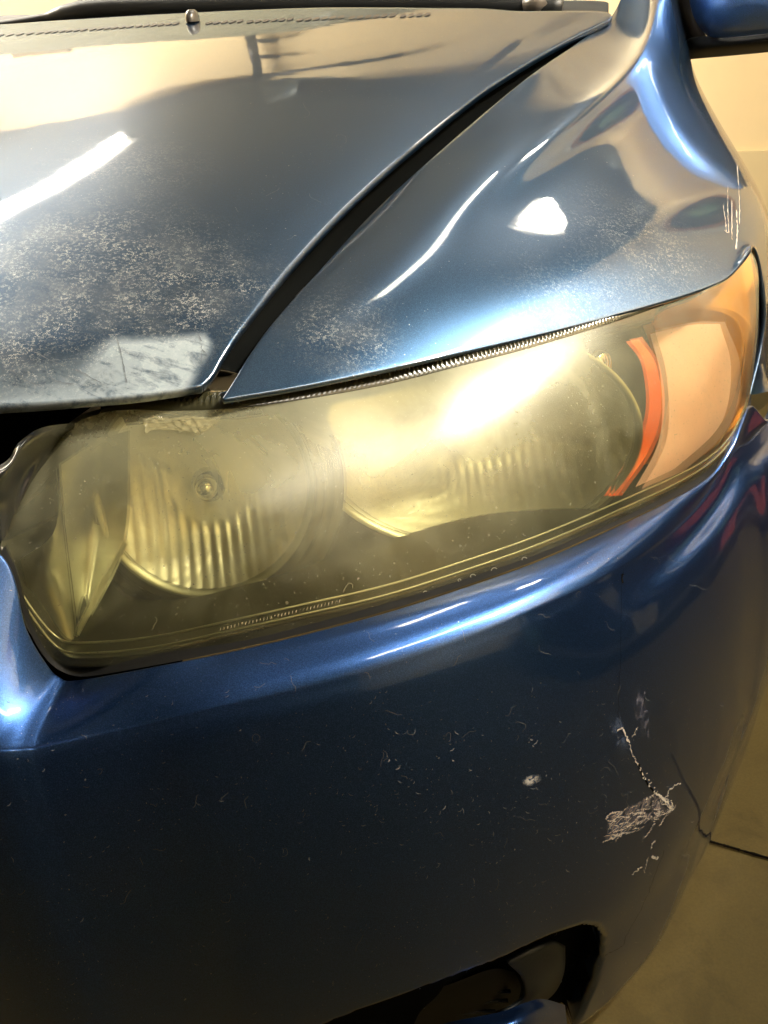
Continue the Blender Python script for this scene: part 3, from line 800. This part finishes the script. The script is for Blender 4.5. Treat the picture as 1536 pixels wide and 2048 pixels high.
fade(o, 40, 24, .12)
o = patch('scuff', BB, [(1262,1376),(1280,1372),(1296,1378)], [(1268,1490),(1290,1488),(1305,1470)], 16, 30, scuff('scuff_marks', (.42, .40, .50), 120, .47, .72, (1, 1, .4), (0, .2, 0), amax=.6)); fade(o, 16, 30, .3)
o = patch('scuff', BB, [(1210,1430),(1235,1420),(1250,1440)], [(1225,1500),(1245,1510),(1262,1500)], 16, 16, scuff('scuff_haze', (.18, .24, .38), 80, .4, .7, amax=.5)); fade(o, 16, 16, .4)
o = patch('scuff', BB, [(1042,1558),(1060,1548),(1082,1546)], [(1045,1575),(1062,1572),(1085,1562)], 14, 14, scuff('chip_haze', (.62, .62, .62), 260, .40, .55)); fade(o, 14, 14, .4)
S_ = []
def stroke(px, w_, jit=2.2, n=22, t=BB):
    p_ = cr(np.array(px, float), n); p_[1:-1] += np.random.RandomState(len(S_)*7+3).normal(0, jit*.5, (n-2, 2))
    ww = np.abs(np.random.RandomState(len(S_)+11).normal(1, .5, n))*w_; ww[0] = ww[-1] = w_*.1
    v, f = ribbonvf(t, p_, list(ww), .0006)
    if v: S_.append((v, f))
for px, w_ in [([(1312,1585),(1290,1600)], .0010), ([(1203,1684),(1222,1676),(1240,1668)], .0012),
               ([(1288,1616),(1270,1640),(1250,1655)], .0008), ([(1310,1645),(1295,1665),(1285,1678)], .0011), ([(1335,1625),(1325,1640),(1318,1652)], .0010), ([(1330,1592),(1340,1577),(1352,1568),(1361,1567)], .0016),
               ([(1305,1583),(1325,1597),(1335,1605),(1345,1618),(1352,1608)], .0014), ([(1233,1462),(1243,1455),(1251,1472),(1258,1486)], .0012), ([(1258,1486),(1262,1502),(1268,1516),(1275,1528)], .0007),
               ([(1262,1475),(1270,1462),(1274,1453)], .0005), ([(1210,1636),(1222,1626),(1240,1622)], .0013), ([(1228,1684),(1238,1672),(1248,1662)], .0008),
               ([(1300,1698),(1305,1686),(1310,1680)], .0010), ([(1288,1745),(1292,1728),(1296,1712)], .0006), ([(1262,1748),(1275,1738),(1283,1732)], .0011), ([(1302,1712),(1308,1714),(1316,1716)], .0022), ([(1340,1600),(1345,1612),(1342,1622)], .0008), ([(1320,1590),(1335,1612),(1340,1622)], .0009)]:
    stroke(px, w_)
rs = np.random.RandomState(21)
for k in range(120):
    x_, y_ = rs.uniform(0, 1), rs.uniform(-.05, 1.05)
    a0 = np.array([1222, 1634])*(1-x_)+np.array([1335, 1592])*x_; b0 = np.array([1218, 1682])*(1-x_)+np.array([1345, 1624])*x_
    c0 = a0+(b0-a0)*y_+rs.normal(0, 2, 2); an = math.radians(-24+rs.normal(0, 16)); l_ = rs.uniform(4, 26)*(.5+.8*(1-x_))
    d0 = np.array([math.cos(an), math.sin(an)])*l_/2
    stroke([tuple(c0-d0), tuple(c0+rs.normal(0, 1, 2)), tuple(c0+d0)], rs.uniform(.0002, .0009), .7, 9)
part(mesh('torn_edge', *merge(S_), flake, None))['kind'] = 'stuff'
S_ = []
for k in range(16):
    t_ = k/15; u = 1276+t_*36+random.uniform(-3, 3); v = 1532+t_*55+random.uniform(-3, 3)
    a = random.uniform(0, 6.28); l = random.uniform(1.5, 4); stroke([(u, v), (u+l*math.cos(a), v+l*math.sin(a)), (u+l*1.6*math.cos(a+.5), v+l*1.6*math.sin(a+.5))], .0012, .3, 5)
part(mesh('paint_flakes', *merge(S_), flake, None))['kind'] = 'stuff'
crackm = simple('crack_dark', (.002, .002, .002), .9, spec=.1)
for px, w_ in (([(1245,1143),(1243,1160),(1241,1230),(1240,1320),(1236,1400),(1240,1460)], .0003), ([(1244,1148),(1243,1156),(1245,1165)], .0020), ([(1276,1528),(1290,1560),(1305,1580),(1326,1596)], .0018), ([(1327,1700),(1290,1800),(1252,1870),(1245,1890),(1210,1910)], .0006)):
    p_ = cr(np.array(px, float), 40); p_ += np.random.RandomState(5).normal(0, .7, p_.shape)
    v, f = ribbonvf(BB, p_, w_, .0005); part(mesh('crack', v, f, crackm, None))
# stone chips and lint
rnd = random.Random(11)
chips = []; 
for k in range(620):
    u = rnd.uniform(-20, 1380); v = rnd.uniform(1380, 2040)
    if rnd.random() < .45: u, v = rnd.gauss(1000, 170), rnd.gauss(1620, 130)
    h = hit(BB, u, v)
    if h is None or v < 1380: continue
    l = rnd.choice([1, 1.5, 2, 3, 5])*rnd.uniform(.6, 1.2); a = rnd.gauss(.3, .7)
    wv = rnd.uniform(.0002, .0005)*(1 if rnd.random() < .9 else 2.5)
    chips.append(ribbonvf(BB, [(u, v), (u+l*math.cos(a), v-l*math.sin(a)), (u+l*2*math.cos(a+.3), v-l*2*math.sin(a+.3))], [wv*.4, wv, wv*.4], .0004))
part(mesh('stone_chips', *merge([c for c in chips if c[0]]), simple('chip_grey', (.22, .25, .30), .6), None))['kind'] = 'stuff'
def fibres(n, box_, t, wd, mat, seed, name='lint', ln=(10, 45)):
    R_ = random.Random(seed); out = []
    for k in range(n):
        u, v = R_.uniform(box_[0], box_[2]), R_.uniform(box_[1], box_[3]); a = R_.uniform(0, 6.28); L = R_.uniform(*ln); m_ = 14; cur = R_.gauss(0, .10); pts = []
        for i in range(m_):
            pts.append((u, v)); u += L/m_*math.cos(a); v += L/m_*math.sin(a); a += cur+R_.gauss(0, .38)
        q = ribbonvf(t, pts, wd, .0007)
        if q[0] and len(q[0]) > 12: out.append(q)
    o = part(mesh(name, *merge(out), mat, None)); o['kind'] = 'stuff'
lintm = simple('lint_fibre', (.16, .17, .18), .8)
fibres(42, (20, 1450, 1330, 1900), BB, .00022, lintm, 3)
fibres(26, (500, 1100, 1400, 1500), BB, .0002, lintm, 9)
fibres(9, (150, 1180, 700, 1345), bvh(lens), .00028, simple('lint_pale', (.28, .24, .14), .8), 5)
fibres(14, (60, 180, 700, 620), hb, .0002, lintm, 6)
# scratches on the flank of the fender and lines on the worn nose
FB = bvh(fender); S_ = []
for px, w_ in [([(1445,410),(1450,440),(1452,465)], .0007), ([(1455,372),(1455,420),(1457,468)], .0005), ([(1463,400),(1463,470),(1464,480)], .0006), ([(1472,420),(1474,460),(1471,500)], .0013), ([(1474,330),(1478,400),(1478,450)], .0009), ([(1448,460),(1453,466),(1458,464)], .0008)]: stroke(px, w_, .6, 18, FB)
part(mesh('scratches', *merge(S_), simple('scratch_pale', (.50, .46, .40), .6), None))['kind'] = 'stuff'
S_ = []
for px, w_ in [([(229,668),(238,690),(247,730),(254,767)], .0006), ([(395,667),(400,676),(403,684)], .0007), ([(404,700),(410,706),(416,714)], .0006), ([(403,690),(403,712),(402,730)], .0004), ([(150,738),(180,755),(205,768)], .0006), ([(90,745),(110,762),(150,770)], .0006), ([(60,700),(110,725),(180,752)], .0004), ([(20,740),(60,765),(80,772)], .0005)]: stroke(px, w_, 1.0, 18, hb)
part(mesh('paint_cracks', *merge(S_), simple('crack_grey', (.14, .16, .19), .8), None))['kind'] = 'stuff'
# ------------------------------------------------------------------ on the lens
LB2 = bvh(lens); S_ = []
rnd = random.Random(4)
for k in range(34):                     # worn moulded marks along the lower edge
    u = 440+k*7.2; v = 1262-(u-440)*.235
    stroke([(u, v), (u+1.2, v-6), (u+rnd.uniform(1, 4), v-7)], .0005, .4, 5, LB2)
part(mesh('moulded_marks', *merge(S_), simple('mark_pale', (.40, .34, .20), .5), None))['kind'] = 'stuff'
S_ = []
for (u, v, r_) in [(988,1140,6),(1090,1108,4),(945,1152,5),(885,1178,5),(918,1160,3),(850,1185,4),(1048,1118,5)]:
    a = np.linspace(0, 6.28, 16); q = ribbonvf(LB2, [(u+r_*math.cos(x), v+r_*.8*math.sin(x)) for x in a], .0005, .0006)
    if q[0]: S_.append(q)
part(mesh('glue_bubbles', *merge(S_), simple('bubble', (.30, .29, .22), .3), None))['kind'] = 'stuff'
# broken clear tab near the top inner corner
tabm = NT('clear_tab'); tabm.b.inputs['Base Color'].default_value = (.62, .55, .30, 1); tabm.b.inputs['Roughness'].default_value = .12; tabm.b.inputs['Coat Weight'].default_value = 1; tabm.b.inputs['Alpha'].default_value = .28
R_ = np.random.RandomState(2)
tt = [(288,835),(315,829),(350,833),(385,828),(420,834),(445,826)]; tb = [(296,862),(318,856),(350,858),(385,862),(415,858),(438,842)]
a_ = cr(np.array(tt, float), 30); b_ = cr(np.array(tb, float), 30); G_ = []
for j in range(9):
    G_.append([hit(LB2, *(a_[i]+(b_[i]-a_[i])*j/8))[0]+A(0, -.0015-.0015*abs(R_.normal()), 0) if hit(LB2, *(a_[i]+(b_[i]-a_[i])*j/8)) is not None else P(*(a_[i]), .232) for i in range(30)])
part(grid('broken_tab', np.array(G_), tabm.m, None, smooth=False))

# ------------------------------------------------------------------ joint in the floor
def Pz(u, v, z): d = ray(u, v); return CAM+d*((z-CAM[2])/d[2])
jm = simple('joint_dirt', (.003, .0025, .002), .95, spec=0)
j0, j1 = Pz(1418, 1682, ZF+.004), Pz(1536, 1716, ZF+.004); dj = (j1-j0)/np.linalg.norm(j1-j0)
pts = [j0-dj*.04, j0, (j0*2+j1)/3, (j0+j1)/2, j1, j1+dj*.35]; sj = np.cross(dj, [0, 0, 1])
v = []; R_ = np.random.RandomState(3); jj = cr(np.array(pts), 90)
for p_ in jj: w_ = .0015+abs(R_.normal())*.0009; v += [p_-sj*w_, p_+sj*w_]
o = mesh('floor_joint', v, [(2*i, 2*i+2, 2*i+3, 2*i+1) for i in range(89)], jm); o['kind'] = 'structure'
# ------------------------------------------------------------------ lamps
def emat(name, col, st):
    m = bpy.data.materials.new(name); m.use_nodes = True; t = m.node_tree; t.nodes.clear()
    e = t.nodes.new('ShaderNodeEmission'); o = t.nodes.new('ShaderNodeOutputMaterial'); e.inputs[0].default_value = c4(col); e.inputs[1].default_value = st
    t.links.new(e.outputs[0], o.inputs[0]); return m
def fixture(p0, p1, r, st, label):
    p0, p1 = np.array(p0, float), np.array(p1, float); c_ = (p0+p1)/2
    e = empty('ceiling_light', label, 'light', tuple(c_)); bpy.context.view_layer.update()
    d = p1-p0; L = np.linalg.norm(d); d /= L; s_ = np.cross(d, [0, 0, 1]); s_ /= np.linalg.norm(s_); R = np.stack([d, s_, np.cross(d, s_)], 1)
    o = box('fixture_tray', c_+A(0, 0, .05), (L+.06, .13, .03), M['white'], e, R); o.matrix_parent_inverse = e.matrix_world.inverted()
    o = tube('lamp_tube', [p0, (p0+p1)/2, p1], r, emat('lamp_glow', (1, .92, .78), st), e, 16); o.matrix_parent_inverse = e.matrix_world.inverted()
fixture((-.80, .9, 2.12), (-.67, 2.42, 2.12), .028, 55, 'long fluorescent tube light hanging over the left of the hood')
fixture((.64, 1.20, 2.12), (.71, 1.92, 2.12), .02, 45, 'shorter fluorescent tube light hanging over the fender')
fixture((1.10, 1.94, 2.12), (1.28, 2.06, 2.12), .045, 45, 'short stubby lamp hanging near the right wall')
fixture((1.42, -.50, 2.2), (1.70, .45, 2.2), .045, 34, 'bright fluorescent tube light over the front corner of the car')
fixture((1.80, .45, 2.2), (1.92, .85, 2.2), .055, 430, 'short very bright lamp hanging beside the front wheel')
fixture((-3.3, 2.2, 3.25), (-3.2, 4.2, 3.25), .035, 480, 'long fluorescent tube light high along the left wall')  # added out of view only to brighten the back wall
# added unseen tube behind a narrow valance, to wash the back wall's top
e = empty('wall_wash', 'fluorescent tube behind a narrow metal valance at the top of the back wall', 'light', (.9, 4.75, 3.38)); bpy.context.view_layer.update()
for o in (box('valance', (.9, 4.66, 3.39), (3.1, .012, .11), M['front'], e), box('valance_base', (.9, 4.705, 3.334), (3.1, .08, .012), M['front'], e),
          tube('lamp_tube', [(-.6, 4.72, 3.385), (.9, 4.72, 3.385), (2.4, 4.72, 3.385)], .02, emat('lamp_glow', (1, .92, .78), 150), e, 16)):
    o.matrix_parent_inverse = e.matrix_world.inverted()
# things hanging on the back wall and under the ceiling, seen only mirrored in the paint
def pipes(name, label, cat, segs, r, mat):
    e = empty(name, label, cat, tuple(segs[0][0])); bpy.context.view_layer.update()
    for p0, p1 in segs:
        p0, p1 = np.array(p0, float), np.array(p1, float)
        o = tube('bar', [p0, (p0+p1)/2, p1], r, mat, e, 8); o.matrix_parent_inverse = e.matrix_world.inverted()
steel = simple('dark_steel', (.05, .05, .055), .5, metal=.6)
pipes('door_track', 'steel garage door track with a diagonal brace on the back wall', 'door track', [((-1.08, 4.93, 2.45), (-1.0, 4.9, 3.42)), ((-1.08, 4.93, 2.6), (-.9, 4.93, 2.62)), ((-1.06, 4.93, 2.95), (-.88, 4.93, 2.95)), ((-1.0, 4.9, 3.36), (-2.2, 4.7, 3.40)), ((-.98, 4.9, 3.36), (-.05, 4.93, 3.05))], .035, steel)
pipes('ceiling_brace', 'crossed steel braces under the ceiling near the back wall', 'brace', [((-.5, 4.72, 3.40), (1.5, 4.72, 3.40)), ((.62, 4.93, 3.2), (.25, 4.0, 3.41))], .04, steel)
sg = empty('wall_sign', 'small dark rectangular board high on the left of the back wall', 'board', (-2.55, 4.97, 2.45)); bpy.context.view_layer.update()
o = box('board', (-2.55, 4.98, 2.45), (.42, .02, .15), simple('board_paint', (.16, .12, .06), .6), sg); o.matrix_parent_inverse = sg.matrix_world.inverted()
# clutter along the right wall, mirrored in the flank
cb = empty('tool_shelf', 'dark shelf unit with coloured boxes against the right wall', 'shelf', (2.45, 1.4, ZF)); bpy.context.view_layer.update()
def cbp(o): o.matrix_parent_inverse = cb.matrix_world.inverted()
for z in (.1, .55, 1.0, 1.45): cbp(box('shelf_board', (2.45, 1.2, ZF+z), (.44, 2.6, .03), M['front'], cb))
for y in (-.1, 1.2, 2.5): cbp(box('upright', (2.25, y, ZF+.75), (.04, .04, 1.5), M['front'], cb))
cbp(box('back_panel', (2.66, 1.2, ZF+.8), (.02, 2.6, 1.6), M['front'], cb))
cols = [((.05, .12, .09), 'dark green'), ((.35, .06, .06), 'dark red'), ((.30, .16, .05), 'brown'), ((.06, .06, .08), 'charcoal'), ((.32, .30, .22), 'beige'), ((.04, .06, .12), 'navy blue'), ((.5, .5, .48), 'white')]
lvn = ['on the bottom board', 'on the second board', 'on the third board', 'on the top board']
for k in range(14):
    sz = random.uniform(.2, .36); li = (k*3) % 4; lv = [.115, .565, 1.015, 1.465][li]; cc, cn = cols[k % 7]
    y_ = -.02+k*.185
    o = box('storage_box', (2.44, y_, ZF+lv+sz/2+.003), (.34, .165, sz), simple('box_card', cc, .6), None, None, .004)
    o['label'] = '%s storage box %s of the tool shelf, towards its %s end' % (cn, lvn[li], 'front' if k < 7 else 'rear'); o['category'] = 'box'; o['group'] = 'storage boxes on the right wall shelf'
bb = box('baseboard', (-.45, RY1-.012, ZF+.19), (6.2, .02, .38), wallmat('baseboard_paint', (.72, .60, .36)), None, None, .002); bb['kind'] = 'structure'

wl = empty('fill_lamp', 'low work lamp on a stand behind the car near the back wall', 'lamp', (.3, 4.1, ZF)); bpy.context.view_layer.update()  # lamp added out of sight behind the car to brighten the back wall
for o in (tube('stand', [(.3, 4.1, ZF), (.3, 4.1, ZF+.3), (.3, 4.1, ZF+.62)], .02, M['front'], wl), box('lamp_head', (.3, 4.08, ZF+.75), (.5, .03, .24), M['front'], wl, None, .004), box('lamp_screen', (.3, 4.104, ZF+.75), (.44, .008, .18), emat('fill_glow', (1, .88, .68), 55), wl)):
    o.matrix_parent_inverse = wl.matrix_world.inverted()

ob = empty('reflection_oval', 'oval dark green board with a cream and orange rim high on the right wall', 'board', (2.68, 4.0, 2.6)); bpy.context.view_layer.update()  # added shape, there only for the ringed dark reflection in the fender
def oval(name, a, b_, x, mat, seg=40):
    v = [(x-dx, 4.0+a*math.cos(t)*(1-dx*1.5), 2.62+b_*math.sin(t)*(1-dx*1.5)) for dx in (0, .03) for t in np.linspace(0, 2*math.pi, seg, endpoint=False)]
    f = [(i, (i+1) % seg, seg+(i+1) % seg, seg+i) for i in range(seg)]+[tuple(range(seg, 2*seg))]
    o = mesh(name, v, f, mat, ob, False); o.matrix_parent_inverse = ob.matrix_world.inverted()
oval('outer_rim', .80, .62, 2.69, simple('rim_cream', (.85, .78, .62), .5))
oval('inner_rim', .68, .52, 2.665, simple('rim_orange', (.42, .20, .06), .5))
oval('panel', .56, .42, 2.64, simple('panel_dark', (.02, .03, .035), .5))
oval('centre_ring', .22, .20, 2.615, simple('ring_green', (.10, .22, .18), .5))
